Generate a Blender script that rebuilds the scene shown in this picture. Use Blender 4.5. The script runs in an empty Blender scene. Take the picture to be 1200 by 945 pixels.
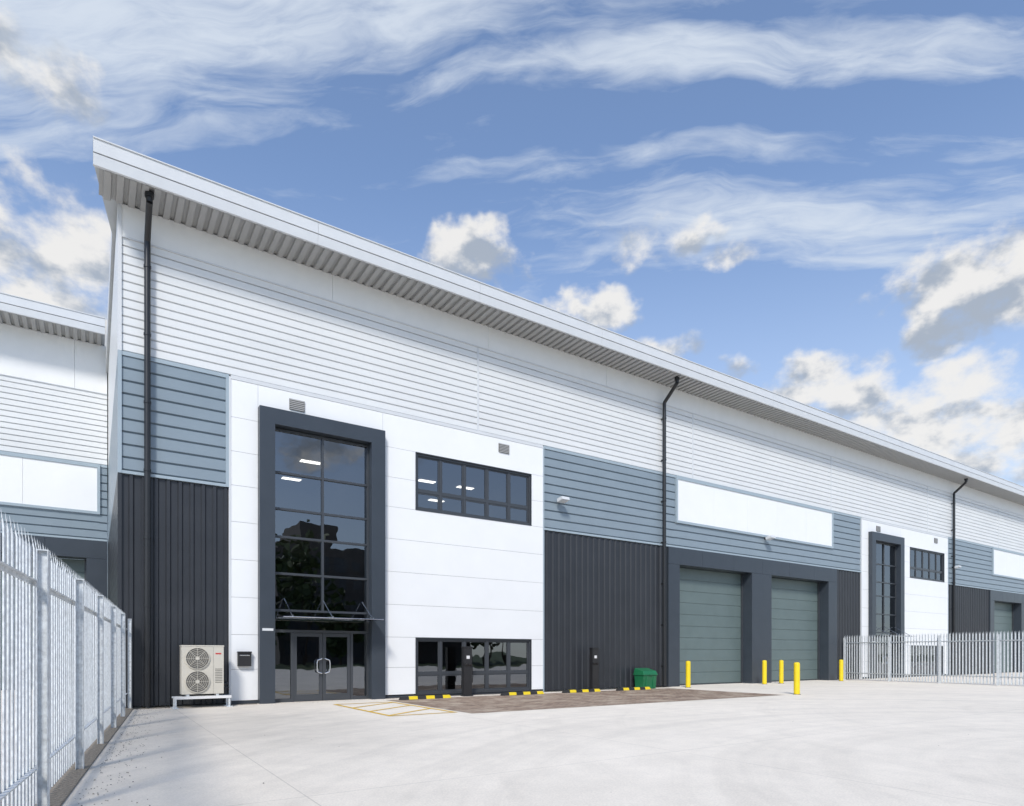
import bpy, math, random
from mathutils import Vector
random.seed(7)
scene = bpy.context.scene
scene.view_settings.view_transform = 'Standard'
scene.view_settings.look = 'None'
scene.view_settings.exposure = 0

# ---------------------------------------------------------------- materials
def new_mat(name):
    m = bpy.data.materials.new(name); m.use_nodes = True
    nt = m.node_tree
    return m, nt, nt.nodes['Principled BSDF']

def mat(name, col, rough=0.5, metal=0.0, var=0.08, nscale=1.5, bump=0.0, bscale=40, bdist=0.02, stretch=(1,1,1), spec=0.5, coat=0.0):
    m, nt, b = new_mat(name)
    b.inputs['Roughness'].default_value = rough
    b.inputs['Metallic'].default_value = metal
    b.inputs['Specular IOR Level'].default_value = spec
    b.inputs['Coat Weight'].default_value = coat
    tc = nt.nodes.new('ShaderNodeTexCoord')
    mp = nt.nodes.new('ShaderNodeMapping'); mp.inputs['Scale'].default_value = stretch
    nt.links.new(tc.outputs['Object'], mp.inputs['Vector'])
    n = nt.nodes.new('ShaderNodeTexNoise'); n.inputs['Scale'].default_value = nscale
    n.inputs['Detail'].default_value = 6; n.inputs['Roughness'].default_value = 0.6
    nt.links.new(mp.outputs[0], n.inputs['Vector'])
    r = nt.nodes.new('ShaderNodeValToRGB')
    r.color_ramp.elements[0].position = 0.3; r.color_ramp.elements[1].position = 0.7
    r.color_ramp.elements[0].color = tuple(c*(1-var) for c in col)+(1,)
    r.color_ramp.elements[1].color = tuple(min(1, c*(1+var)) for c in col)+(1,)
    nt.links.new(n.outputs['Fac'], r.inputs['Fac'])
    nt.links.new(r.outputs['Color'], b.inputs['Base Color'])
    rr = nt.nodes.new('ShaderNodeMapRange')
    rr.inputs['To Min'].default_value = max(0.02, rough-0.07); rr.inputs['To Max'].default_value = min(1, rough+0.07)
    nt.links.new(n.outputs['Fac'], rr.inputs['Value']); nt.links.new(rr.outputs[0], b.inputs['Roughness'])
    if bump > 0:
        n2 = nt.nodes.new('ShaderNodeTexNoise'); n2.inputs['Scale'].default_value = bscale; n2.inputs['Detail'].default_value = 4
        nt.links.new(mp.outputs[0], n2.inputs['Vector'])
        bp = nt.nodes.new('ShaderNodeBump'); bp.inputs['Strength'].default_value = bump; bp.inputs['Distance'].default_value = bdist
        nt.links.new(n2.outputs['Fac'], bp.inputs['Height']); nt.links.new(bp.outputs[0], b.inputs['Normal'])
    return m

M_WHITE = mat('white_smooth_panel', (0.81,0.82,0.825), 0.34, var=0.02, nscale=0.6, bump=0.35, bscale=1.1, bdist=0.03)
M_SILVER = mat('silver_white_profiled', (0.70,0.715,0.72), 0.40, var=0.035, nscale=0.8, stretch=(0.4,1,1))
M_BAND = mat('white_band', (0.78,0.79,0.79), 0.4, var=0.025, bump=0.3, bscale=0.9, bdist=0.03)
M_GREY = mat('blue_grey_profiled', (0.225,0.28,0.325), 0.38, var=0.05, nscale=0.8)
M_GREYTRIM = mat('blue_grey_trim', (0.33,0.40,0.45), 0.4, var=0.03)
M_BLACK = mat('anthracite_profiled', (0.027,0.030,0.036), 0.40, var=0.12, nscale=0.9)
M_FRAME = mat('anthracite_frame', (0.040,0.050,0.064), 0.36, var=0.06, bump=0.25, bscale=1.2, bdist=0.03)
M_WFRAME = mat('window_frame_dark', (0.050,0.056,0.065), 0.32, var=0.05)
M_DARK = mat('dark_backing', (0.16,0.16,0.165), 0.8)
M_GAP = mat('shadow_gap', (0.05,0.05,0.05), 0.8)
M_FASCIA = mat('fascia_silver', (0.62,0.64,0.66), 0.35, var=0.03)
M_SOFFIT = mat('soffit_metal', (0.37,0.37,0.365), 0.45, var=0.04)
M_ROOF = mat('roof_sheet', (0.45,0.47,0.48), 0.45)
M_SHUT = mat('sectional_door_green_grey', (0.115,0.155,0.155), 0.42, var=0.06, bump=0.3, bscale=1.4, bdist=0.02)
M_PIPE = mat('black_pipe', (0.018,0.019,0.021), 0.35)
M_GALV = mat('galvanised_steel', (0.64,0.67,0.69), 0.45, metal=0.2, var=0.24, nscale=18)
M_YEL = mat('yellow_paint', (0.80,0.60,0.015), 0.4, var=0.06, nscale=5)
M_YLINE = mat('yellow_line_paint', (0.74,0.46,0.04), 0.7, var=0.25, nscale=9)
M_RUB = mat('black_rubber', (0.025,0.025,0.025), 0.7)
M_BEIGE = mat('ac_casing', (0.56,0.53,0.46), 0.45, var=0.04)
M_ACD = mat('ac_grille', (0.10,0.095,0.085), 0.6)
M_STEEL = mat('stainless', (0.7,0.7,0.7), 0.25, metal=1.0, var=0.03)
M_GREEN = mat('green_plastic', (0.012,0.15,0.06), 0.45, var=0.1)
M_BLKPL = mat('black_casing', (0.022,0.022,0.024), 0.3)
M_RED = mat('red_mark', (0.5,0.03,0.03), 0.5)
M_PLATE = mat('pale_plate', (0.7,0.7,0.7), 0.4)
M_INT = mat('interior_wall', (0.16,0.155,0.15), 0.8)
M_INTF = mat('interior_floor', (0.06,0.06,0.06), 0.6)
M_GRAVEL = mat('gravel', (0.26,0.225,0.18), 0.95, var=0.5, nscale=30, bump=0.8, bscale=50)
M_KERB = mat('kerb_concrete', (0.36,0.35,0.32), 0.85, var=0.2, nscale=6, bump=0.3)
M_BARK = mat('bark', (0.07,0.05,0.035), 0.9)
M_LEAF = mat('leaves', (0.06,0.09,0.03), 0.7, var=0.5, nscale=0.6)
M_BRICK = mat('office_wall', (0.10,0.09,0.085), 0.8, var=0.2)

def glass_mat():
    m = bpy.data.materials.new('tinted_glass'); m.use_nodes = True
    nt = m.node_tree; nt.nodes.clear()
    out = nt.nodes.new('ShaderNodeOutputMaterial'); mx = nt.nodes.new('ShaderNodeMixShader')
    tr = nt.nodes.new('ShaderNodeBsdfTransparent'); tr.inputs[0].default_value = (0.33,0.35,0.37,1)
    gl = nt.nodes.new('ShaderNodeBsdfGlossy'); gl.inputs['Roughness'].default_value = 0.004
    gl.inputs['Color'].default_value = (0.88,0.93,1,1)
    tc = nt.nodes.new('ShaderNodeTexCoord'); n = nt.nodes.new('ShaderNodeTexNoise'); n.inputs['Scale'].default_value = 0.9
    nt.links.new(tc.outputs['Object'], n.inputs['Vector'])
    bp = nt.nodes.new('ShaderNodeBump'); bp.inputs['Strength'].default_value = 0.08; bp.inputs['Distance'].default_value = 0.05
    nt.links.new(n.outputs['Fac'], bp.inputs['Height']); nt.links.new(bp.outputs[0], gl.inputs['Normal'])
    fr = nt.nodes.new('ShaderNodeFresnel'); fr.inputs['IOR'].default_value = 2.6
    nt.links.new(fr.outputs[0], mx.inputs[0]); nt.links.new(tr.outputs[0], mx.inputs[1]); nt.links.new(gl.outputs[0], mx.inputs[2])
    nt.links.new(mx.outputs[0], out.inputs[0])
    return m
M_GLASS = glass_mat()
def emis(name, col, s):
    m, nt, b = new_mat(name)
    b.inputs['Emission Color'].default_value = col+(1,); b.inputs['Emission Strength'].default_value = s
    return m
M_LAMP = emis('ceiling_light_panel', (1,0.93,0.82), 6)

# ---------------------------------------------------------------- mesh builder
class MB:
    def __init__(s, mats, oy=0.0): s.v=[]; s.f=[]; s.mi=[]; s.mats=mats; s.oy=oy
    def add(s, vs, fs, mi=0):
        k=len(s.v); s.v += [(x,y+s.oy,z) for x,y,z in vs]
        for f in fs: s.f.append(tuple(i+k for i in f)); s.mi.append(mi)
    def box(s,x0,x1,y0,y1,z0,z1,mi=0):
        s.add([(x0,y0,z0),(x1,y0,z0),(x1,y1,z0),(x0,y1,z0),(x0,y0,z1),(x1,y0,z1),(x1,y1,z1),(x0,y1,z1)],
              [(0,3,2,1),(4,5,6,7),(0,1,5,4),(1,2,6,5),(2,3,7,6),(3,0,4,7)],mi)
    def quad(s,a,b,c,d,mi=0): s.add([a,b,c,d],[(0,1,2,3)],mi)
    def cyl(s,p0,p1,r,n=12,mi=0,r1=None):
        p0=Vector(p0);p1=Vector(p1);d=(p1-p0).normalized(); r1=r if r1 is None else r1
        u=d.orthogonal().normalized(); w=d.cross(u)
        vs=[];
        for p,rad in((p0,r),(p1,r1)):
            for i in range(n):
                a=2*math.pi*i/n; q=p+(u*math.cos(a)+w*math.sin(a))*rad; vs.append(tuple(q))
        fs=[(i,(i+1)%n,n+(i+1)%n,n+i) for i in range(n)]+[tuple(range(n))[::-1],tuple(range(n,2*n))]
        s.add(vs,fs,mi)
    def tube(s,pts,r,n=10,mi=0):
        for a,b in zip(pts[:-1],pts[1:]): s.cyl(a,b,r,n,mi)
    def hclad(s,x0,x1,z0,z1,per=0.333,dep=0.035,g=0.03,mi=0,y=0.0):
        if x1-x0<0.01: return
        nper=max(1,round((z1-z0)/per)); per=(z1-z0)/nper; pl=[]
        for i in range(nper):
            z=z0+i*per
            pl += [(y+dep,z),(y+dep,z+g),(y,z+g+0.025),(y,z+per-0.012)]
        pl.append((y+dep,z1))
        vs=[];fs=[]
        for a,z in pl: vs += [(x0,a,z),(x1,a,z)]
        for i in range(len(pl)-1): fs.append((2*i,2*i+1,2*i+3,2*i+2))
        s.add(vs,fs,mi)
    def vclad(s,x0,x1,z0,z1,per=0.333,dep=0.045,mi=0,y=0.0):
        nper=max(1,round((x1-x0)/per)); per=(x1-x0)/nper; pl=[]
        for i in range(nper):
            x=x0+i*per
            pl += [(x,y+dep),(x+per*0.5,y+dep),(x+per*0.62,y),(x+per*0.88,y)]
        pl.append((x1,y+dep))
        vs=[];fs=[]
        for x,a in pl: vs += [(x,a,z0),(x,a,z1)]
        for i in range(len(pl)-1): fs.append((2*i,2*i+2,2*i+3,2*i+1))
        s.add(vs,fs,mi)
    def build(s,name,parent=None,loc=None,bevel=0,smooth=False):
        me=bpy.data.meshes.new(name); me.from_pydata(s.v,[],s.f)
        for m in s.mats: me.materials.append(m)
        me.polygons.foreach_set('material_index',s.mi)
        if smooth:
            me.polygons.foreach_set('use_smooth',[True]*len(s.f))
        me.update()
        o=bpy.data.objects.new(name,me); scene.collection.objects.link(o)
        if smooth: me.set_sharp_from_angle(angle=math.radians(35))
        if parent: o.parent=parent
        if loc: o.location=loc
        if bevel:
            bm=o.modifiers.new('bevel','BEVEL'); bm.width=bevel; bm.segments=2; bm.limit_method='ANGLE'
        return o
def empty(name,loc=(0,0,0)):
    e=bpy.data.objects.new(name,None); e.location=loc; scene.collection.objects.link(e); return e

# ---------------------------------------------------------------- warehouse
Z_BLK, Z_GRY, Z_PRO = 6.92, 10.4, 13.8
def make_warehouse(name, units, left_cap, xstart, xend, oy, ztop, prow, pipes):
    root = empty(name)
    defs = dict(upper_profiled_cladding=[M_SILVER], eaves_band=[M_BAND], grey_profiled_cladding=[M_GREY], black_profiled_cladding=[M_BLACK],
        white_panels=[M_WHITE], panel_backing=[M_DARK], flashings=[M_GREYTRIM,M_FRAME,M_FASCIA,M_BLACK], entrance_surround=[M_FRAME],
        curtain_wall_frames=[M_WFRAME], window_frames=[M_WFRAME], glazing=[M_GLASS], roller_doors=[M_SHUT,M_WFRAME], door_surrounds=[M_FRAME],
        interior=[M_INT,M_INTF,M_LAMP], roof=[M_FASCIA,M_SOFFIT,M_ROOF,M_GAP], downpipes=[M_PIPE], end_wall=[M_SILVER,M_GREY,M_BLACK,M_BAND],
        door_handles=[M_STEEL], canopy=[M_GLASS,M_STEEL], louvres=[M_SOFFIT,M_GAP], floodlights=[M_FASCIA,M_BLKPL], sign_panel=[M_WHITE])
    P={k:MB(v,oy) for k,v in defs.items()}
    def C(x): return max(xstart,min(xend,x))
    def bx(part,x0,x1,y0,y1,z0,z1,mi=0):
        x0,x1=C(x0),C(x1)
        if x1-x0>0.005: P[part].box(x0,x1,y0,y1,z0,z1,mi)
    def hc(part,x0,x1,z0,z1,**k):
        x0,x1=C(x0),C(x1)
        if x1-x0>0.01: P[part].hclad(x0,x1,z0,z1,**k)
    def vc(part,x0,x1,z0,z1,**k):
        x0,x1=C(x0),C(x1)
        if x1-x0>0.05: P[part].vclad(x0,x1,z0,z1,**k)
    hc('upper_profiled_cladding',xstart,xend,Z_GRY+0.06,Z_PRO,per=0.26,dep=0.085,g=0.012)
    x=xstart
    while x<xend-0.01:
        x2=min(x+6.3,xend); P['eaves_band'].box(x+0.004,x2-0.004,-0.03,0.1,Z_PRO+0.02,ztop,0); x=x2
    bx('flashings',xstart,xend,-0.045,0.05,Z_PRO-0.02,Z_PRO+0.015,2)
    x=xstart+12.1
    while x<xend: P['flashings'].box(x,x+0.09,-0.012,0.04,Z_GRY+0.08,Z_PRO-0.03,2); x+=12.6
    def grey_black(x0,x1,zb=True):
        hc('grey_profiled_cladding',x0,x1,Z_BLK+0.06,Z_GRY-0.06,per=0.36,g=0.03,dep=0.07)
        bx('flashings',x0,x1,-0.035,0.05,Z_GRY-0.06,Z_GRY+0.055,0)
        bx('flashings',x0,x1,-0.04,0.05,Z_BLK-0.03,Z_BLK+0.055,0)
        if zb: vc('black_profiled_cladding',x0,x1,0.06,Z_BLK-0.03)
    def panels(x0,x1,rows,y=-0.05):
        for a,b in zip(rows[:-1],rows[1:]): bx('white_panels',x0+0.004,x1-0.004,y,0.06,a+0.005,b-0.005)
        bx('panel_backing',x0,x1,-0.03,0.09,rows[0],rows[-1])
    def window(x0,x1,z0,z1,zs,n,part='window_frames'):
        f=0.07; Y0=0.02; Y1=0.12
        bx(part,x0,x0+f,Y0-0.03,Y1,z0,z1); bx(part,x1-f,x1,Y0-0.03,Y1,z0,z1)
        bx(part,x0+f,x1-f,Y0-0.03,Y1,z1-f,z1); bx(part,x0+f,x1-f,Y0-0.06,Y1,z0,z0+f)
        w=(x1-x0)/n
        for i in range(1,n): bx(part,x0+i*w-0.04,x0+i*w+0.04,Y0,Y1,z0+f,z1-f)
        for i in range(n):
            a=x0+i*w+(f if i==0 else 0.04); b=x0+(i+1)*w-(f if i==n-1 else 0.04)
            bx(part,a,b,Y0+0.004,Y1,zs-0.04,zs+0.04)
            s=0.05
            for (p,q) in ((zs+0.04,z1-f),(z0+f,zs-0.04)):
                bx(part,a,a+s,Y0+0.02,Y1-0.02,p,q); bx(part,b-s,b,Y0+0.02,Y1-0.02,p,q)
                bx(part,a+s,b-s,Y0+0.02,Y1-0.02,p,p+s); bx(part,a+s,b-s,Y0+0.02,Y1-0.02,q-s,q)
                if C(a)==a and C(b)==b:
                    e1=random.uniform(-0.002,0.002); e2=random.uniform(-0.002,0.002)
                    P['glazing'].quad((a+0.02,0.07+e1,p+0.02),(b-0.02,0.07+e2,p+0.02),(b-0.02,0.07+e2-e1,q-0.02),(a+0.02,0.07,q-0.02))
        for a,b,c,d in ((x0-0.03,x0,z0,z1),(x1,x1+0.03,z0,z1),(x0-0.03,x1+0.03,z1,z1+0.03),(x0-0.03,x1+0.03,z0-0.03,z0)):
            bx(part,a,b,-0.07,0.1,c,d)
    def unit(o):
        x0=o+3.59; x1=o+15.97
        ex0,ex1=o+4.46,o+8.73
        rows=[0.12,1.12,2.23,3.42,4.62,5.82,6.98,8.06,9.14,10.33]
        panels(x0+0.06,ex0,rows)
        panels(ex0,ex1,[9.6,10.33])
        wx0,wx1=o+10.05,o+15.27
        panels(ex1,wx0-0.03,rows[0:3]); panels(wx1+0.03,x1-0.06,rows[0:3])
        panels(ex1,x1-0.06,rows[2:7])
        panels(ex1,wx0-0.03,rows[6:9]); panels(wx1+0.03,x1-0.06,rows[6:9])
        panels(ex1,x1-0.06,rows[8:10])
        window(wx0,wx1,7.01,9.11,7.72,5)
        window(wx0,wx1,0.12,2.20,0.86,5)
        bx('flashings',x0,x0+0.06,-0.06,0.1,0.0,10.4,2); bx('flashings',x1-0.06,x1,-0.06,0.1,0.0,10.4,0)
        bx('flashings',x0+0.06,x1-0.06,-0.06,0.1,10.335,10.455,2)
        bx('flashings',x0+0.06,ex0,-0.03,0.1,0.0,0.115,1); bx('flashings',ex1,x1-0.06,-0.03,0.015,0.0,0.085,1)
        Y=-0.30
        bx('entrance_surround',ex0,ex0+0.48,Y,0.12,0,9.6); bx('entrance_surround',ex1-0.51,ex1,Y,0.12,0,9.6)
        bx('entrance_surround',ex0+0.48,ex1-0.51,Y,0.12,9.09,9.6)
        gx0,gx1=ex0+0.48,ex1-0.51; cx=(gx0+gx1)/2
        f='curtain_wall_frames'
        bx(f,gx0,gx0+0.06,0.0,0.16,0,9.09); bx(f,gx1-0.06,gx1,0.0,0.16,0,9.09)
        bx(f,cx-0.035,cx+0.035,-0.01,0.16,3.1,9.03)
        for z in (9.03,7.62,6.42,5.5,4.28,3.06): bx(f,gx0+0.06,gx1-0.06,-0.004,0.16,z-0.035,z+0.035)
        bx(f,gx0+0.06,gx1-0.06,-0.004,0.16,2.33,2.42)
        dx0,dx1=o+5.60,o+7.56
        bx(f,dx0-0.08,dx0,-0.012,0.16,0,2.33); bx(f,dx1,dx1+0.08,-0.012,0.16,0,2.33)
        bx(f,gx0+0.06,dx0-0.08,-0.004,0.16,0,0.12); bx(f,dx1+0.08,gx1-0.06,-0.004,0.16,0,0.12)
        for a,b in ((dx0,(dx0+dx1)/2-0.004),((dx0+dx1)/2+0.004,dx1)):
            bx(f,a+0.004,a+0.11,0.02,0.08,0.02,2.32); bx(f,b-0.11,b-0.004,0.02,0.08,0.02,2.32)
            bx(f,a+0.11,b-0.11,0.02,0.08,0.02,0.24); bx(f,a+0.11,b-0.11,0.02,0.08,2.2,2.32)
        zs=[9.0,7.62,6.42,5.5,4.28,3.06,2.42]
        for zi in range(6):
            for (a,b) in ((gx0+0.06,cx),(cx,gx1-0.06)):
                if C(a)==a and C(b)==b:
                    z1_,z0_=zs[zi],zs[zi+1]; e1=random.uniform(-0.003,0.003); e2=random.uniform(-0.003,0.003)
                    P['glazing'].quad((a,0.06+e1,z0_),(b,0.06+e2,z0_),(b,0.06+e2-e1,z1_),(a,0.06,z1_))
        bx('glazing',gx0+0.06,dx0-0.08,0.06,0.066,0.12,2.33); bx('glazing',dx1+0.08,gx1-0.06,0.06,0.066,0.12,2.33)
        bx('glazing',dx0+0.11,dx1-0.11,0.048,0.054,0.24,2.2)
        c=(dx0+dx1)/2
        if C(c)==c:
            for sg in (-1,1):
                h=P['door_handles']; X0=c+sg*0.06; X1=c+sg*0.2
                h.tube([(X0,0.02,1.45),(X0,-0.07,1.45),(X1,-0.08,1.4),(X1+sg*0.02,-0.08,1.3),(X1+sg*0.02,-0.08,1.1),(X1,-0.08,1.0),(X0,-0.07,0.95),(X0,0.02,0.95)],0.022,8)
            k=P['canopy']
            k.box(gx0+0.05,gx1+0.1,-1.15,-0.06,2.78,2.80,0)
            for X in (gx0+0.35,cx,gx1-0.25):
                k.tube([(X,-0.02,3.45),(X,-1.02,2.84)],0.016,8,1)
                k.box(X-0.02,X+0.02,-1.1,0.0,2.81,2.85,1)
            k.tube([(gx0+0.05,-1.15,2.79),(gx1+0.1,-1.15,2.79)],0.014,8,1)
        bx('flashings',ex0+0.08,ex0+0.42,Y-0.012,Y-0.001,2.36,2.44,2)
        for lx,lz in ((o+5.45,9.75),(o+13.68,9.78)):
            bx('louvres',lx,lx+0.5,-0.07,-0.051,lz,lz+0.36,1)
            for i in range(6): bx('louvres',lx+0.01,lx+0.49,-0.10,-0.071,lz+0.01+i*0.06,lz+0.045+i*0.06,0)
        if o>-1 and o<60:
            I=P['interior']; a,b=o+3.7,o+15.9
            I.box(a,b,0.2,9,0.01,0.03,1); I.box(a,b,9,9.1,0,10,0); I.box(a-0.05,a,0.12,9,0,10,0); I.box(b,b+0.05,0.12,9,0,10,0)
            I.box(a,b,0.2,9,9.45,9.5,0); I.box(o+8.9,b,0.3,9,5.0,5.5,0); I.box(o+8.75,o+8.85,0.2,9,0,9.4,0)
            I.box(a,o+8.7,4.2,9,5.3,5.6,0)
            for yy in (4.2,7.2):
                for xx in (o+5.0,o+7.0,o+10.2,o+12.2,o+14.2): I.box(xx,xx+0.8,yy,yy+0.3,9.42,9.44,2)
            for xx in (o+10.2,o+12.6): I.box(xx,xx+0.9,4.0,4.3,4.96,4.98,2)
            I.box(o+5.2,o+8.0,6.0,6.7,0.03,1.1,1)
            I.box(o+11,o+12.6,2.5,3.3,0.7,0.75,0); I.box(o+11.02,o+11.07,2.5,3.3,0.03,0.7,0); I.box(o+12.52,o+12.57,2.5,3.3,0.03,0.7,0)
        sx0,sx1=o+24.17,o+37.97
        hc('grey_profiled_cladding',x1,sx0-0.1,Z_BLK+0.06,Z_GRY-0.06,per=0.36,g=0.03,dep=0.07)
        hc('grey_profiled_cladding',sx1+0.1,o+41.39,Z_BLK+0.06,Z_GRY-0.06,per=0.36,g=0.03,dep=0.07)
        for a,b in ((x1,sx0-0.11),(sx1+0.11,o+41.39)): bx('flashings',a,b,-0.035,0.05,Z_GRY-0.06,Z_GRY+0.055,0)
        bx('flashings',x1,o+41.39,-0.04,0.05,Z_BLK-0.03,Z_BLK+0.055,0)
        vc('black_profiled_cladding',x1,o+23.5,0.06,Z_BLK-0.03); vc('black_profiled_cladding',o+38.5,o+41.39,0.06,Z_BLK-0.03)
        hc('grey_profiled_cladding',sx0-0.1,sx1+0.1,Z_BLK+0.06,8.12,per=0.36,g=0.03,dep=0.07)
        t=0.11
        bx('flashings',sx0-t,sx1+t,-0.09,0.05,10.29,10.45,0); bx('flashings',sx0-t,sx1+t,-0.09,0.05,8.12,8.24,0)
        bx('flashings',sx0-t,sx0,-0.09,0.05,8.24,10.29,0); bx('flashings',sx1,sx1+t,-0.09,0.05,8.24,10.29,0)
        n=5; w=(sx1-sx0)/n
        for i in range(n): bx('sign_panel',sx0+i*w+0.004,sx0+(i+1)*w-0.004,-0.05,0.03,8.24,10.29)
        fx0,fx1=o+23.5,o+38.5
        dz=6.05
        ops=((o+24.3,o+30.05),(o+31.8,o+37.55))
        segs=[(fx0,ops[0][0]),(ops[0][1],ops[1][0]),(ops[1][1],fx1)]
        for a,b in segs: bx('door_surrounds',a,b,-0.08,0.75,0,dz)
        q=(fx1-fx0)/6
        for i in range(6): bx('door_surrounds',fx0+i*q+0.005,fx0+(i+1)*q-0.005,-0.08,0.75,dz+0.01,Z_BLK-0.035)
        for a,b in ops:
            a2,b2=C(a),C(b)
            if b2-a2>0.3:
                P['roller_doors'].hclad(a2+0.02,b2-0.02,0.04,dz-0.01,per=0.6,dep=0.02,g=0.012,mi=0,y=0.6)
                P['roller_doors'].box(a2+0.02,b2-0.02,0.585,0.64,0.005,0.05,1)
                P['roller_doors'].box(a2,a2+0.08,0.5,0.58,0,dz,1); P['roller_doors'].box(b2-0.08,b2,0.5,0.58,0,dz,1)
        for X,Z in ((o+16.75,8.2),(o+31.3,8.05)):
            if C(X)==X and X<xend-1:
                F=P['floodlights']; F.box(X-0.06,X+0.06,-0.22,0.0,Z-0.04,Z+0.04,1)
                F.add([(X-0.2,-0.55,Z-0.02),(X+0.2,-0.55,Z-0.02),(X+0.2,-0.2,Z-0.1),(X-0.2,-0.2,Z-0.1),(X-0.2,-0.52,Z+0.1),(X+0.2,-0.52,Z+0.1),(X+0.2,-0.17,Z+0.05),(X-0.2,-0.17,Z+0.05)],
                      [(0,3,2,1),(4,5,6,7),(0,1,5,4),(1,2,6,5),(2,3,7,6),(3,0,4,7)],0)
    for k in range(units[0],units[1]): unit(k*37.8)
    if left_cap:
        grey_black(xstart+0.1,3.59)
        bx('flashings',xstart,xstart+0.1,-0.03,0.08,0,Z_BLK-0.03,3)
        bx('flashings',xstart,xstart+0.1,-0.05,0.08,Z_BLK-0.03,Z_GRY+0.055,0)
        bx('flashings',xstart,xstart+0.1,-0.05,0.08,Z_GRY+0.055,ztop,2)
        bx('flashings',3.5,3.59,-0.06,0.08,Z_BLK-0.03,Z_GRY+0.055,0)
    E=P['end_wall']
    X=xstart
    for z0,z1,mi,per in ((0.0,Z_BLK,2,0.4),(Z_BLK,Z_GRY,1,0.42),(Z_GRY,ztop,0,0.34)):
        n=max(1,round((z1-z0)/per)); p=(z1-z0)/n
        for i in range(n):
            z=z0+i*p
            E.box(X-0.0,X+0.15,0.09,40,z,z+p-0.02,mi)
        E.box(X+0.02,X+0.14,0.09,40,z0,z1,mi)
    R=P['roof']
    yf=-1.40; zb=ztop+0.06; zt=ztop+0.66
    if prow: plan=[(0.0,yf+0.02),(xend,yf+0.02),(xend,40),(0.5,40),(0.5,1.8)]
    else: plan=[(xstart,yf+0.02),(xend-0.1,yf+0.02),(xend-0.1,40),(xstart,40)]
    n=len(plan)
    def zt_at(y): return zt-0.02+max(0,(y-yf))*0.035
    vs=[(x,y,zb) for x,y in plan]+[(x,y,zt_at(y)) for x,y in plan]
    R.add(vs,[tuple(range(n))[::-1]]+[tuple(range(n,2*n))],2)
    R.add(vs,[(i,(i+1)%n,n+(i+1)%n,n+i) for i in range(1,n)],0)
    R.add(vs,[(0,1,n+1,n)],3)
    xe=xend if prow else xend-0.1
    xs=-0.0 if prow else xstart
    a=xs
    while a<xe-0.01:
        b=min(a+6.0,xe)
        R.box(a+0.004,b-0.004,yf-0.03,yf+0.015,ztop+0.30,zt,0)
        R.add([(a+0.003,yf+0.015,ztop-0.02),(b-0.003,yf+0.015,ztop-0.02),(b-0.003,yf+0.10,ztop-0.02),(a+0.003,yf+0.10,ztop-0.02),
               (a+0.003,yf-0.02,ztop+0.27),(b-0.003,yf-0.02,ztop+0.27),(b-0.003,yf+0.05,ztop+0.27),(a+0.003,yf+0.05,ztop+0.27)],
              [(0,3,2,1),(4,5,6,7),(0,1,5,4),(1,2,6,5),(2,3,7,6),(3,0,4,7)],0)
        a=b
    R.box(xs,xe,yf-0.06,yf+0.3,zt,zt+0.03,0)
    s0=xs+0.14
    nper=int((xe-s0)/0.30); vs=[];fs=[];pl=[]
    for i in range(nper):
        x=s0+i*0.30; pl += [(x,ztop+0.05),(x+0.10,ztop+0.05),(x+0.12,ztop-0.03),(x+0.28,ztop-0.03)]
    for x,z in pl: vs += [(x,yf+0.1,z),(x,0.0,z)]
    for i in range(len(pl)-1): fs.append((2*i,2*i+1,2*i+3,2*i+2))
    R.add(vs,fs,1)
    D=P['downpipes']
    for X in pipes:
        D.cyl((X,-0.98,ztop+0.0),(X,-0.98,ztop-0.14),0.12,14)
        D.tube([(X,-0.98,ztop-0.1),(X,-0.98,ztop-0.28),(X,-0.18,ztop-0.95),(X,-0.18,0.05)],0.085,14)
        z=1.0
        while z<ztop-1.2:
            D.cyl((X,-0.18,z),(X,-0.18,z+0.07),0.10,14); D.box(X-0.05,X+0.05,-0.12,0.0,z,z+0.06); z+=2.0
    for k,mb in P.items():
        if mb.v: mb.build(k,root,smooth=(k in('downpipes','door_handles')))
    return root

make_warehouse('warehouse',(0,4),True,0.6,150.0,0.0,14.74,True,(1.34,23.1,54.4,92))
make_warehouse('warehouse',(-2,0),False,-70.0,0.56,13.6,16.04,False,(-30,))

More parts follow.
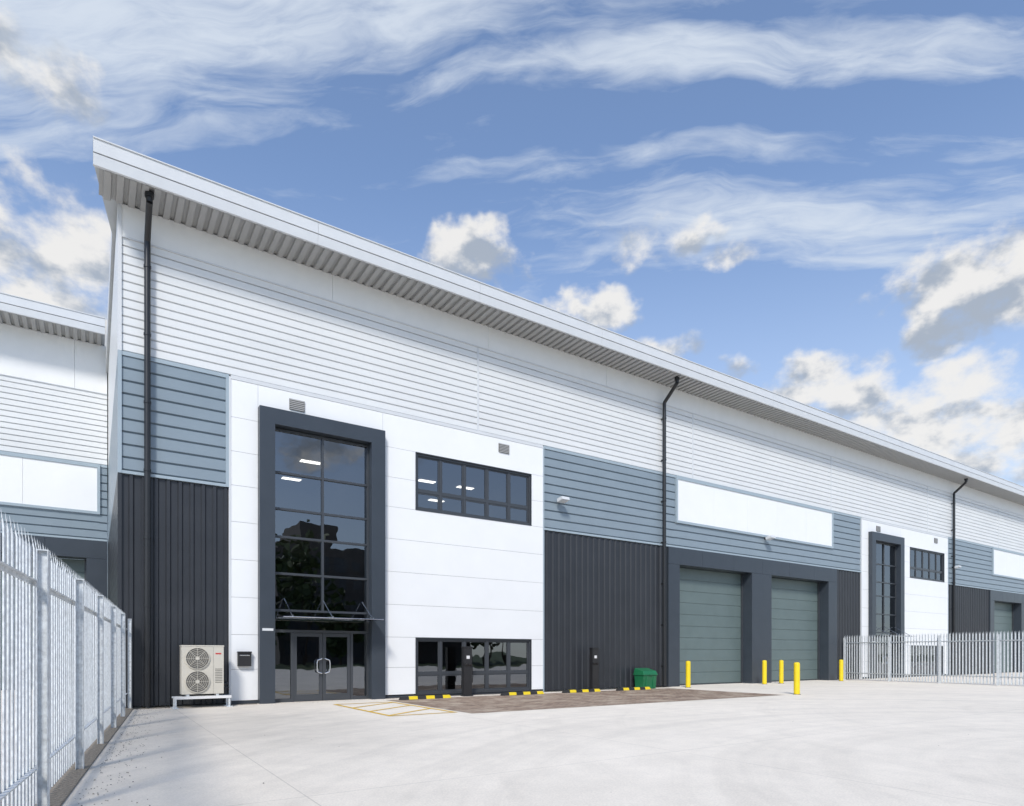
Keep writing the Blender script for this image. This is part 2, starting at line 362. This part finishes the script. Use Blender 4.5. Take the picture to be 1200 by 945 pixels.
# ---------------------------------------------------------------- ground
def concrete_mat():
    m, nt, b = new_mat('yard_concrete'); N=nt.nodes; L=nt.links
    b.inputs['Roughness'].default_value=0.85
    tc=N.new('ShaderNodeTexCoord')
    def noise(sc,det=6,vec=None,rough=0.6):
        n=N.new('ShaderNodeTexNoise'); n.inputs['Scale'].default_value=sc; n.inputs['Detail'].default_value=det; n.inputs['Roughness'].default_value=rough
        L.new(vec if vec else tc.outputs['Object'],n.inputs['Vector']); return n.outputs['Fac']
    def Mt(op,a,b_=0.0,c=0.0,clamp=False):
        n=N.new('ShaderNodeMath'); n.operation=op; n.use_clamp=clamp
        for i,v in enumerate((a,b_,c)):
            if isinstance(v,(int,float)): n.inputs[i].default_value=v
            else: L.new(v,n.inputs[i])
        return n.outputs[0]
    def MR(v,a,b_,c,d):
        n=N.new('ShaderNodeMapRange'); L.new(v,n.inputs['Value'])
        for k,x in zip(('From Min','From Max','To Min','To Max'),(a,b_,c,d)): n.inputs[k].default_value=x
        return n.outputs[0]
    sep=N.new('ShaderNodeSeparateXYZ'); L.new(tc.outputs['Object'],sep.inputs[0])
    X,Y=sep.outputs[0],sep.outputs[1]
    big=MR(noise(0.18,5),0.35,0.65,0.95,1.03)
    mid=MR(noise(1.3,9,None,0.68),0.35,0.65,0.93,1.03)
    fine=MR(noise(38,5,None,0.7),0.3,0.7,0.86,1.08)
    # polished tyre sweeps round the turning circle
    def sweep(cx_,cy_,sc,lo,hi,dark,seed):
        dx=Mt('SUBTRACT',X,cx_); dy=Mt('SUBTRACT',Y,cy_)
        wob=Mt('MULTIPLY',noise(0.10,2),1.5)
        rad=Mt('ADD',Mt('SQRT',Mt('ADD',Mt('MULTIPLY',dx,dx),Mt('MULTIPLY',dy,dy))),wob)
        comb=N.new('ShaderNodeCombineXYZ'); L.new(rad,comb.inputs[0]); L.new(Mt('MULTIPLY',X,0.03),comb.inputs[1]); comb.inputs[2].default_value=seed
        return MR(noise(sc,4,comb.outputs[0]),lo,hi,dark,1.0)
    brk=MR(noise(0.35,5),0.35,0.65,0.0,1.0)
    r1=sweep(13.0,-23.0,1.6,0.32,0.52,0.91,0.0); r2=sweep(26,-24,2.6,0.34,0.48,0.94,5.0)
    ring=Mt('MULTIPLY',r1,Mt('ADD',Mt('MULTIPLY',r2,brk),Mt('SUBTRACT',1.0,brk)))
    def joint(v,per,off):
        f=Mt('ABSOLUTE',Mt('SUBTRACT',Mt('FRACT',Mt('DIVIDE',Mt('ADD',v,off),per)),0.5))
        return Mt('LESS_THAN',f,0.008/per)
    j=Mt('MAXIMUM',joint(X,6.0,1.0),joint(Y,5.0,2.0))
    jm=MR(j,0,1,1,0.76)
    ddx=Mt('SUBTRACT',X,2.5); ddy=Mt('SUBTRACT',Y,-6.0)
    pd=Mt('SQRT',Mt('ADD',Mt('MULTIPLY',ddx,ddx),Mt('MULTIPLY',Mt('MULTIPLY',ddy,ddy),0.25)))
    pm=Mt('ADD',pd,Mt('MULTIPLY',noise(0.9,9,None,0.7),5.0))
    patch=MR(pm,3.4,6.8,0.80,1.0)
    tot=Mt('MULTIPLY',Mt('MULTIPLY',Mt('MULTIPLY',big,mid),Mt('MULTIPLY',fine,ring)),Mt('MULTIPLY',jm,patch))
    mix=N.new('ShaderNodeMix'); mix.data_type='RGBA'; mix.blend_type='MULTIPLY'; mix.inputs[0].default_value=1
    mix.inputs[6].default_value=(0.86,0.785,0.675,1)
    cc=N.new('ShaderNodeCombineColor'); 
    for i in range(3): L.new(tot,cc.inputs[i])
    L.new(cc.outputs[0],mix.inputs[7]); L.new(mix.outputs[2],b.inputs['Base Color'])
    bp=N.new('ShaderNodeBump'); bp.inputs['Strength'].default_value=0.4; bp.inputs['Distance'].default_value=0.012
    L.new(noise(60,6,None,0.7),bp.inputs['Height']); L.new(bp.outputs[0],b.inputs['Normal'])
    return m
M_CONC=concrete_mat()
M_GRASS=mat('rough_grass',(0.07,0.09,0.035),0.95,var=0.5,nscale=0.3,bump=0.5,bscale=8)
g=MB([M_GRASS]); g.quad((-2500,-2500,0),(2500,-2500,0),(2500,2500,0),(-2500,2500,0)); g.build('ground')
g=MB([M_CONC]); g.quad((-75,-48,0.004),(160,-48,0.004),(160,14.4,0.004),(-75,14.4,0.004)); g.build('concrete_yard')
def paver_mat():
    m,nt,b=new_mat('block_paving'); N=nt.nodes;L=nt.links
    tc=N.new('ShaderNodeTexCoord'); br=N.new('ShaderNodeTexBrick')
    br.inputs['Scale'].default_value=1.0; br.inputs['Brick Width'].default_value=0.23; br.inputs['Row Height'].default_value=0.115
    br.inputs['Mortar Size'].default_value=0.008
    br.inputs['Color1'].default_value=(0.19,0.12,0.085,1); br.inputs['Color2'].default_value=(0.38,0.28,0.20,1); br.inputs['Mortar'].default_value=(0.10,0.085,0.07,1)
    L.new(tc.outputs['Object'],br.inputs['Vector'])
    n=N.new('ShaderNodeTexNoise'); n.inputs['Scale'].default_value=1.2; n.inputs['Detail'].default_value=8; n.inputs['Roughness'].default_value=0.7; L.new(tc.outputs['Object'],n.inputs['Vector'])
    mx=N.new('ShaderNodeMix'); mx.data_type='RGBA'; mx.blend_type='MIX'; mx.inputs[7].default_value=(0.52,0.43,0.33,1)
    mr=N.new('ShaderNodeMapRange'); mr.inputs['From Min'].default_value=0.45; mr.inputs['From Max'].default_value=0.66; mr.inputs['To Max'].default_value=0.8
    L.new(n.outputs['Fac'],mr.inputs['Value']); L.new(mr.outputs[0],mx.inputs[0]); L.new(br.outputs['Color'],mx.inputs[6]); L.new(mx.outputs[2],b.inputs['Base Color'])
    b.inputs['Roughness'].default_value=0.9
    return m
g=MB([paver_mat(),M_KERB])
g.quad((8.5,-6.9,0.008),(22.6,-6.9,0.008),(22.6,-0.9,0.008),(8.5,-0.9,0.008))
g.build('parking_bay_paving')
g=MB([M_GRAVEL]); g.quad((0.85,-0.35,0.009),(4.4,-0.35,0.009),(4.4,0.04,0.009),(0.85,0.04,0.009)); 
g.quad((8.8,-0.3,0.009),(23.4,-0.3,0.009),(23.4,0.04,0.009),(8.8,0.04,0.009)); g.build('gravel_margin')
g=MB([M_YLINE])
hx0,hx1,hy0,hy1=6.35,8.35,-6.4,-1.8; z=0.012; w=0.11
g.quad((hx0,hy0,z),(hx0+w,hy0,z),(hx0+w,hy1,z),(hx0,hy1,z)); g.quad((hx1-w,hy0,z),(hx1,hy0,z),(hx1,hy1,z),(hx1-w,hy1,z))
g.quad((hx0+w,hy0,z),(hx1-w,hy0,z),(hx1-w,hy0+w,z),(hx0+w,hy0+w,z)); g.quad((hx0+w,hy1-w,z),(hx1-w,hy1-w,z),(hx1-w,hy1,z),(hx0+w,hy1,z))
for i in range(3):
    y=hy0+0.15+i*1.4; g.quad((hx0+w,y,z),(hx0+w,y+w*1.3,z),(hx1-w,y+1.3+w*1.3,z),(hx1-w,y+1.3,z))
g.build('yellow_hatch_marking')
# stray grit against the fence and walls
k=MB([M_GRAVEL,M_BARK])
for i in range(900):
    r_=random.random()
    if r_<0.65: yy=random.uniform(-20,-0.3); xx=0.80-(-yy)*0.0951+0.3+abs(random.gauss(0,0.3))
    elif r_<0.97: xx=random.uniform(1,23); yy=-0.35-abs(random.gauss(0,0.25))
    else: xx=random.uniform(0,20); yy=random.uniform(-18,-2)
    s_=random.uniform(0.005,0.013); a=random.uniform(0,6.28); c,sn=math.cos(a)*s_,math.sin(a)*s_
    k.add([(xx-c,yy-sn,0.012),(xx+sn,yy-c,0.012),(xx+c,yy+sn,0.012),(xx-sn,yy+c,0.012),(xx,yy,0.014+s_*0.7)],[(0,1,4),(1,2,4),(2,3,4),(3,0,4)],random.choice((0,0,0,1)))
k.build('loose_grit')
# ---------------------------------------------------------------- fences
def fence(p0,p1,side,h=2.80):
    p0=Vector((p0[0],p0[1],0)); p1=Vector((p1[0],p1[1],0)); L=(p1-p0).length; d=(p1-p0)/L; nrm=Vector((d.y,-d.x,0))*side
    pal=MB([M_GALV]); n=int(L/0.158)
    for i in range(n):
        s=0.06+i*0.158+random.uniform(-0.004,0.004); tw=random.uniform(-0.006,0.006); hh=h+random.uniform(-0.008,0.008)
        prof=[(-0.036,0.0),(-0.014,0.004),(0,0.02),(0.014,0.004),(0.036,0.0)]
        vs=[]
        for (a,bq) in prof:
            q=p0+d*(s+a)-nrm*bq; vs.append((q.x,q.y,0.06)); 
        for (a,bq) in prof:
            q=p0+d*(s+a)-nrm*bq; vs.append((q.x+tw,q.y,hh-0.14))
        q0=p0+d*(s-0.042)-nrm*-0.015; q1=p0+d*s-nrm*0.03; q2=p0+d*(s+0.042)-nrm*-0.015
        vs += [(q0.x,q0.y,hh-0.03),(q1.x,q1.y,hh+0.02),(q2.x,q2.y,hh-0.03)]
        pal.add(vs,[(0,1,6,5),(1,2,7,6),(2,3,8,7),(3,4,9,8),(5,6,10),(6,7,11),(7,8,11),(8,9,12)])
    rl=MB([M_GALV])
    def obox(s0,s1,n0,n1,z0,z1):
        c=[p0+d*a+nrm*b for a,b in((s0,n0),(s1,n0),(s1,n1),(s0,n1))]
        rl.add([(q.x,q.y,z0) for q in c]+[(q.x,q.y,z1) for q in c],[(0,3,2,1),(4,5,6,7),(0,1,5,4),(1,2,6,5),(2,3,7,6),(3,0,4,7)])
    for z in (0.42,2.28):
        obox(0,L,0.004,0.012,z,z+0.05); obox(0,L,0.012,0.05,z+0.044,z+0.052)
    s=0.1
    while s<=L:
        obox(s-0.05,s+0.05,0.055,0.062,0,2.62); obox(s-0.004,s+0.004,0.062,0.14,0,2.62); obox(s-0.05,s+0.05,0.14,0.147,0,2.62)
        obox(s-0.05,s+0.05,0.052,0.15,2.62,2.63)
        s+=2.75
    root=empty('palisade_fence',tuple(p0))
    for mb,nm in((pal,'pales'),(rl,'rails_and_posts')):
        o=mb.build(nm,root); o.location=-p0
    return root
fence((0.80,-0.12),(-1.45,-23.8),-1)
fence((39.2,-0.12),(38.1,-16.0),1)
def strip(p0,p1,a,b,z0,z1,name,m):
    p0=Vector((p0[0],p0[1],0)); p1=Vector((p1[0],p1[1],0)); d=(p1-p0).normalized(); n=Vector((d.y,-d.x,0))
    k=MB([m]); c=[p0+n*a,p1+n*a,p1+n*b,p0+n*b]
    k.add([(q.x,q.y,z0) for q in c]+[(q.x,q.y,z1) for q in c],[(0,3,2,1),(4,5,6,7),(0,1,5,4),(1,2,6,5),(2,3,7,6),(3,0,4,7)])
    return k.build(name,bevel=0.01)
strip((0.80,-0.05),(-1.45,-23.8),-0.20,0.5,0.0,0.03,'gravel_strip',M_GRAVEL)

# ---------------------------------------------------------------- furniture
def bollard(x,y,h=1.28):
    k=MB([M_YEL,M_BLKPL]); r=0.115; n=24
    prof=[(0.15,0,1),(0.15,0.012,1),(r,0.013,0),(r,h-0.07,0),(r*0.93,h-0.03,0),(r*0.7,h-0.008,0),(r*0.3,h,0)]
    vs=[];
    for rr,z,_ in prof:
        for i in range(n): a=2*math.pi*i/n; vs.append((rr*math.cos(a),rr*math.sin(a),z))
    for j in range(len(prof)-1):
        k.add(vs[j*n:(j+2)*n],[(i,(i+1)%n,n+(i+1)%n,n+i) for i in range(n)],prof[j][2])
    k.add(vs[-n:],[tuple(range(n))],0)
    return k.build('bollard',loc=(x,y,0.004),smooth=True)
for x,y in ((23.85,-1.0),(29.9,-0.95),(31.4,-0.95),(23.35,-6.95),(37.3,-1.0)): bollard(x,y)

def wheel_stop(x0,x1,y):
    k=MB([M_RUB,M_YEL]); n=6; w=(x1-x0)/n
    for i in range(n):
        a,b=-(x1-x0)/2+i*w,-(x1-x0)/2+(i+1)*w
        ea=0.05 if i==0 else 0; eb=0.05 if i==n-1 else 0
        vs=[(a,-0.08,0),(b,-0.08,0),(b,0.08,0),(a,0.08,0),(a+ea,-0.05,0.11),(b-eb,-0.05,0.11),(b-eb,0.05,0.11),(a+ea,0.05,0.11)]
        k.add(vs,[(4,5,6,7),(0,1,5,4),(1,2,6,5),(2,3,7,6),(3,0,4,7)],i%2)
    return k.build('wheel_stop',loc=((x0+x1)/2,y,0.012))
for a,b in ((8.9,10.9),(13.1,15.1),(16.1,18.1),(19.1,21.1)): wheel_stop(a,b,-1.15)

def charging_post(x,y):
    k=MB([M_BLKPL,M_PLATE,M_STEEL])
    k.box(-0.2,0.2,-0.14,0.14,0.0,0.04); k.box(-0.17,0.17,-0.1,0.1,0.04,1.84); k.box(-0.19,0.19,-0.12,0.12,1.84,1.89)
    for sx in (-0.08,0.08): k.cyl((sx,-0.10,1.2),(sx,-0.15,1.18),0.05,16)
    k.box(-0.07,0.07,-0.106,-0.1,1.42,1.54,1)
    k.tube([(0.16,0,1.2),(0.24,0,1.15),(0.27,0,0.8),(0.24,0,0.5),(0.2,0,0.75),(0.18,0,1.3)],0.018,8)
    return k.build('charging_post',loc=(x,y,0.006),bevel=0.006)
charging_post(18.4,-0.45); charging_post(11.9,-0.6)

def grit_bin(x,y):
    k=MB([M_GREEN])
    def fr(z0,z1,a0,b0,a1,b1,dy=0):
        k.add([(-a0,-b0,z0),(a0,-b0,z0),(a0,b0,z0),(-a0,b0,z0),(-a1,-b1,z1),(a1,-b1,z1),(a1,b1+dy,z1+dy),(-a1,b1+dy,z1+dy)],[(0,3,2,1),(4,5,6,7),(0,1,5,4),(1,2,6,5),(2,3,7,6),(3,0,4,7)])
    fr(0,0.62,0.40,0.26,0.43,0.30); fr(0.62,0.68,0.46,0.34,0.46,0.34)
    k.add([(-.45,-.33,.68),(.45,-.33,.68),(.45,.33,.68),(-.45,.33,.68),(-.42,-.26,.82),(.42,-.26,.82),(.42,.28,.95),(-.42,.28,.95)],[(4,5,6,7),(0,1,5,4),(1,2,6,5),(2,3,7,6),(3,0,4,7)])
    for sx in(-0.22,0.22): k.box(sx-0.03,sx+0.03,-0.315,-0.27,0.05,0.6)
    k.box(-0.08,0.08,-0.37,-0.33,0.62,0.68)
    return k.build('grit_bin',loc=(x,y,0.01),bevel=0.012)
grit_bin(21.45,-0.55)

k=MB([M_BLKPL,M_STEEL]); 
k.box(-0.2,0.2,-0.14,0,0,0.42); k.box(-0.21,0.21,-0.17,0,0.42,0.47); k.box(-0.15,0.15,-0.146,-0.141,0.33,0.36,1)
k.build('letterbox',loc=(4.03,-0.055,1.22),bevel=0.008)

def ac(x,y):
    r=empty('air_conditioning_unit',(x,y,0))
    c=MB([M_BEIGE,M_ACD,M_RED]); W=0.57
    c.box(-W,W,-0.2,0.24,0.42,1.86)
    c.box(-W-0.01,W+0.01,-0.21,0.25,1.83,1.87)
    c.box(0.28,0.285,-0.204,-0.2,0.44,1.82,1)
    c.box(0.34,0.5,-0.206,-0.201,1.60,1.64,2)
    for i in range(9): c.box(0.33,0.53,-0.206,-0.201,0.75+i*0.05,0.765+i*0.05,1)
    c.build('casing',r,bevel=0.012)
    f=MB([M_ACD,M_BEIGE])
    for cz in (0.79,1.48):
        cx=-0.15
        f.cyl((cx,-0.235,cz),(cx,-0.201,cz),0.335,40,1)
        f.cyl((cx,-0.2365,cz),(cx,-0.2355,cz),0.31,40,0)
        for rr in (0.06,0.11,0.16,0.21,0.26,0.31):
            n=32; pts=[(cx+rr*math.cos(2*math.pi*i/n),-0.243,cz+rr*math.sin(2*math.pi*i/n)) for i in range(n+1)]
            f.tube(pts,0.006,5,1)
        for i in range(8):
            a=math.pi*2*i/8; f.cyl((cx,-0.245,cz),(cx+0.31*math.cos(a),-0.245,cz+0.31*math.sin(a)),0.006,5,1)
        f.cyl((cx,-0.255,cz),(cx,-0.24,cz),0.05,16,1)
    f.build('fan_grilles',r)
    s=MB([M_GALV,M_PLATE])
    for yy in(-0.22,0.2): s.box(-0.78,0.78,yy,yy+0.05,0.30,0.35)
    for xx in(-0.75,0.7):
        s.box(xx,xx+0.05,-0.17,0.2,0.305,0.345)
        for yy in(-0.22,0.2): s.box(xx,xx+0.05,yy+0.001,yy+0.049,0.02,0.30); s.box(xx-0.06,xx+0.11,yy-0.04,yy+0.09,0.006,0.03)
    for xx in(-0.4,0.4): s.box(xx-0.04,xx+0.04,-0.18,0.22,0.35,0.42)
    s.box(-0.78,0.78,-0.24,-0.225,0.28,0.36,1)
    s.build('stand',r)
    p=MB([M_PIPE]); p.tube([(W,0.1,0.7),(W+0.15,0.1,0.7),(W+0.15,0.45,0.72),(W+0.15,0.62,0.72)],0.035,8)
    p.tube([(W,0.1,0.6),(W+0.18,0.1,0.58),(W+0.18,0.62,0.58)],0.025,8)
    p.build('refrigerant_pipes',r)
ac(2.73,-0.72)

# ---------------------------------------------------------------- far side of the yard (seen in the window reflections)
k=MB([M_BRICK,M_WFRAME]); k.box(24,44,-96,-80,0,19,0); k.box(28,34,-94,-84,19,23,0); k.box(44,60,-94,-82,0,12,0)
for fl in range(5):
    for i in range(7): k.box(25+i*2.7,26.8+i*2.7,-80,-79.95,1.5+fl*3.5,3.4+fl*3.5,1)
k.build('office_building')
k=MB([M_LEAF,M_BARK])
for t in range(26):
    tx=-30+t*6.2+random.uniform(-2,2); ty=-72+random.uniform(-6,4)
    H=random.uniform(10,18) if not 26<tx<42 else random.uniform(6,10)
    k.cyl((tx,ty,0),(tx,ty,H*0.6),0.25,7,1,0.1)
    cl=[(random.gauss(0,1)*H*0.14,random.gauss(0,1)*H*0.14,H*random.uniform(0.35,0.95)) for _ in range(14)]
    for cx,cy,cz in cl:
        k.cyl((tx,ty,cz*0.7),(tx+cx,ty+cy,cz),0.06,4,1,0.02)
        for _ in range(50):
            p=Vector((tx+cx,ty+cy,cz))+Vector((random.gauss(0,1),random.gauss(0,1),random.gauss(0,1)))*H*0.07
            a=Vector((random.uniform(-1,1),random.uniform(-1,1),random.uniform(-1,1)))*0.35; b=a.orthogonal().normalized()*0.3
            k.add([tuple(p-a-b),tuple(p+a-b),tuple(p+a+b),tuple(p-a+b)],[(0,1,2,3)],0)
k.build('distant_trees')

# ---------------------------------------------------------------- sky
SUN_EL=math.radians(42); sdir=Vector((-0.62,-0.78,0)).normalized()
sdir=Vector((sdir.x*math.cos(SUN_EL),sdir.y*math.cos(SUN_EL),math.sin(SUN_EL)))
w=bpy.data.worlds.new('World'); scene.world=w; w.use_nodes=True
nt=w.node_tree; N=nt.nodes; L=nt.links; N.clear()
def Mt(op,a,b=0.0,c=0.0,clamp=False):
    n=N.new('ShaderNodeMath'); n.operation=op; n.use_clamp=clamp
    for i,v in enumerate((a,b,c)):
        if isinstance(v,(int,float)): n.inputs[i].default_value=v
        else: L.new(v,n.inputs[i])
    return n.outputs[0]
def SS(v,a,b,c=0.0,d=1.0):
    n=N.new('ShaderNodeMapRange'); n.interpolation_type='SMOOTHSTEP'; L.new(v,n.inputs['Value'])
    for k_,x in zip(('From Min','From Max','To Min','To Max'),(a,b,c,d)): n.inputs[k_].default_value=x
    return n.outputs[0]
def NZ(vec,sc,det=8,rough=0.55,dist=0.0,lac=2.0):
    n=N.new('ShaderNodeTexNoise'); n.inputs['Scale'].default_value=sc; n.inputs['Detail'].default_value=det
    n.inputs['Roughness'].default_value=rough; n.inputs['Distortion'].default_value=dist; L.new(vec,n.inputs['Vector']); return n.outputs['Fac']
tc=N.new('ShaderNodeTexCoord'); sep=N.new('ShaderNodeSeparateXYZ'); L.new(tc.outputs['Generated'],sep.inputs[0])
X,Y,Z=sep.outputs
az=Mt('MULTIPLY',Mt('ARCTAN2',X,Y),57.2958); el=Mt('MULTIPLY',Mt('ARCSINE',Z),57.2958)
def vec(x,y,z):
    c=N.new('ShaderNodeCombineXYZ')
    for i,v in enumerate((x,y,z)):
        if isinstance(v,(int,float)): c.inputs[i].default_value=v
        else: L.new(v,c.inputs[i])
    return c.outputs[0]
dirv=vec(X,Y,Mt('MULTIPLY',Z,1.5))
dirup=vec(X,Y,Mt('MULTIPLY_ADD',Z,1.5,0.035))
n1=NZ(dirv,10.0,10,0.58)
s1=NZ(dirv,15.0,5,0.55); s2=NZ(dirup,15.0,5,0.55)
def blobs(lst,u,v,grow):
    B=None;S=None
    for a,e,ra,re,am in lst:
        dx=Mt('DIVIDE',Mt('SUBTRACT',u,a),ra*grow); dy=Mt('DIVIDE',Mt('SUBTRACT',v,e),re*grow)
        d2=Mt('ADD',Mt('MULTIPLY',dx,dx),Mt('MULTIPLY',dy,dy))
        b=Mt('MULTIPLY',Mt('SUBTRACT',1.0,d2,clamp=True),am)
        B=b if B is None else Mt('MAXIMUM',B,b)
        t=Mt('MULTIPLY',b,dy); S=t if S is None else Mt('ADD',S,t)
    return B,S
wa=NZ(vec(X,Y,Mt('ADD',Z,5.0)),9.0,4,0.55); we=NZ(vec(X,Y,Mt('ADD',Z,9.0)),9.0,4,0.55)
azw=Mt('MULTIPLY_ADD',Mt('SUBTRACT',wa,0.5),14.0,az); elw=Mt('MULTIPLY_ADD',Mt('SUBTRACT',we,0.5),7.0,el)
cum=[(-4.5,37.0,6,3.2,1.05),(-3,28,7.5,3.8,1.1),(-1,22.5,9,4,1.05),(30.3,31.8,5.6,2.6,1.1),(40.6,28.4,3.8,2.0,1.0),(43.8,33.0,5,2.0,.85),(48,32.2,4,1.4,.7),(69,25.0,6.5,3.6,1.2),
     (59.6,20.6,6.0,2.8,1.1),(70,15.0,17,5.4,1.1),(53.3,30.2,3.6,1.2,.7),(52.5,23.2,4,1.6,.9),(47,25.4,5,1.4,.7),(60,10,15,6,1.0),(82,22,10,6,1),(-25,24,9,6,1),(160,20,12,5,.9),(140,32,10,4,.8),(-160,28,12,5,.9),(110,24,9,4,.8)]
B,S=blobs(cum,azw,elw,1.35)
dens_raw=Mt('MULTIPLY_ADD',Mt('SUBTRACT',n1,0.5),4.6,Mt('MULTIPLY_ADD',B,1.9,-1.0))
cdens=Mt('MULTIPLY',SS(dens_raw,-0.05,1.0),SS(B,0.0,0.5))
V=Mt('DIVIDE',S,Mt('ADD',B,0.15))
shade=SS(Mt('ADD',Mt('MULTIPLY',Mt('SUBTRACT',s1,s2),3.0),Mt('MULTIPLY_ADD',V,0.9,Mt('MULTIPLY',Mt('SUBTRACT',n1,0.5),0.8))),-0.50,0.34)
# cirrus: long parallel bands lying across the sky
ax=Vector((0.834,-0.552,0.07)).normalized(); up=Vector((0,0,1)); up=(up-ax*up.dot(ax)).normalized(); fw=up.cross(ax)
if fw.y<0: fw=-fw
def dotv(v): return Mt('ADD',Mt('ADD',Mt('MULTIPLY',X,v.x),Mt('MULTIPLY',Y,v.y)),Mt('MULTIPLY',Z,v.z))
psi=Mt('MULTIPLY',Mt('ARCSINE',dotv(ax)),57.2958); phi=Mt('MULTIPLY',Mt('ARCTAN2',dotv(up),dotv(fw)),57.2958)
wp=NZ(dirv,2.6,4,0.55)
phiw=Mt('MULTIPLY_ADD',Mt('SUBTRACT',wp,0.5),5.0,phi)
pc=vec(Mt('DIVIDE',psi,20.0),Mt('DIVIDE',phiw,5.5),0.0)
pf=vec(Mt('DIVIDE',psi,7.0),Mt('DIVIDE',phiw,1.5),3.0)
n2=NZ(pc,1.5,8,0.56,0.5)
n3=NZ(pf,1.2,9,0.60,0.7)
cir=[(-22,48.5,30,5.5,1.25),(-5,47,26,3,1.1),(-26,41.0,16,1.3,.7),(18,42.2,20,1.3,1.0),(16,37.2,22,0.9,.65),(30,45.5,14,1.0,.5),(22,33.0,17,2.6,.95),(30,30.5,12,1.4,.85),(-38,34,10,2,.5),(0,56,40,4,.7),(0,140,50,10,.8),(20,120,40,6,.7)]
Cm,_=blobs(cir,psi,phiw,1.5)
cr_in=Mt('ADD',Mt('MULTIPLY',Mt('SUBTRACT',n2,0.5),2.2),Mt('ADD',Mt('MULTIPLY',Cm,1.15),Mt('MULTIPLY',Mt('SUBTRACT',n3,0.5),1.7)))
cirr=Mt('MULTIPLY',SS(cr_in,0.0,1.7),0.92)
haze=SS(el,38,3,0.06,0.60)
thin=Mt('MAXIMUM',cirr,haze)
sky=N.new('ShaderNodeTexSky'); sky.sky_type='NISHITA'; sky.sun_disc=False; sky.sun_elevation=SUN_EL
sky.sun_rotation=math.atan2(sdir.x,sdir.y)%(2*math.pi); sky.air_density=1.0; sky.dust_density=0.3; sky.ozone_density=1.0
tint=N.new('ShaderNodeMix'); tint.data_type='RGBA'; tint.blend_type='MULTIPLY'; tint.inputs[0].default_value=1
L.new(sky.outputs[0],tint.inputs[6]); tint.inputs[7].default_value=(1.12,1.22,1.36,1)
bg=N.new('ShaderNodeBackground'); L.new(tint.outputs[2],bg.inputs[0]); bg.inputs[1].default_value=0.15
bc=N.new('ShaderNodeBackground'); bc.inputs[0].default_value=(0.76,0.84,0.95,1); bc.inputs[1].default_value=0.92
cr=N.new('ShaderNodeMix'); cr.data_type='RGBA'; L.new(shade,cr.inputs[0]); cr.inputs[6].default_value=(0.44,0.50,0.59,1); cr.inputs[7].default_value=(0.97,0.955,0.93,1)
bk=N.new('ShaderNodeBackground'); L.new(cr.outputs[2],bk.inputs[0]); bk.inputs[1].default_value=0.92
m1=N.new('ShaderNodeMixShader'); L.new(thin,m1.inputs[0]); L.new(bg.outputs[0],m1.inputs[1]); L.new(bc.outputs[0],m1.inputs[2])
m2=N.new('ShaderNodeMixShader'); L.new(Mt('MULTIPLY',cdens,0.94),m2.inputs[0]); L.new(m1.outputs[0],m2.inputs[1]); L.new(bk.outputs[0],m2.inputs[2])
out=N.new('ShaderNodeOutputWorld'); L.new(m2.outputs[0],out.inputs[0])

sl=bpy.data.lights.new('sun','SUN'); sl.energy=3.2; sl.angle=math.radians(10); sl.color=(1,0.95,0.88)
so=bpy.data.objects.new('sun',sl); scene.collection.objects.link(so); so.rotation_euler=sdir.to_track_quat('Z','Y').to_euler(); so.location=(-30,-40,50)

# ---------------------------------------------------------------- camera
cd=bpy.data.cameras.new('camera'); cam=bpy.data.objects.new('camera',cd); scene.collection.objects.link(cam)
cd.sensor_width=36; cd.lens=22.26; cd.shift_y=0.2454; cd.clip_end=6000; cd.clip_start=0.1
cam.location=(0,-21.7,1.6); cam.rotation_euler=(math.radians(90),0,math.radians(-33.5))
scene.camera=cam
print('objects',len(scene.objects))
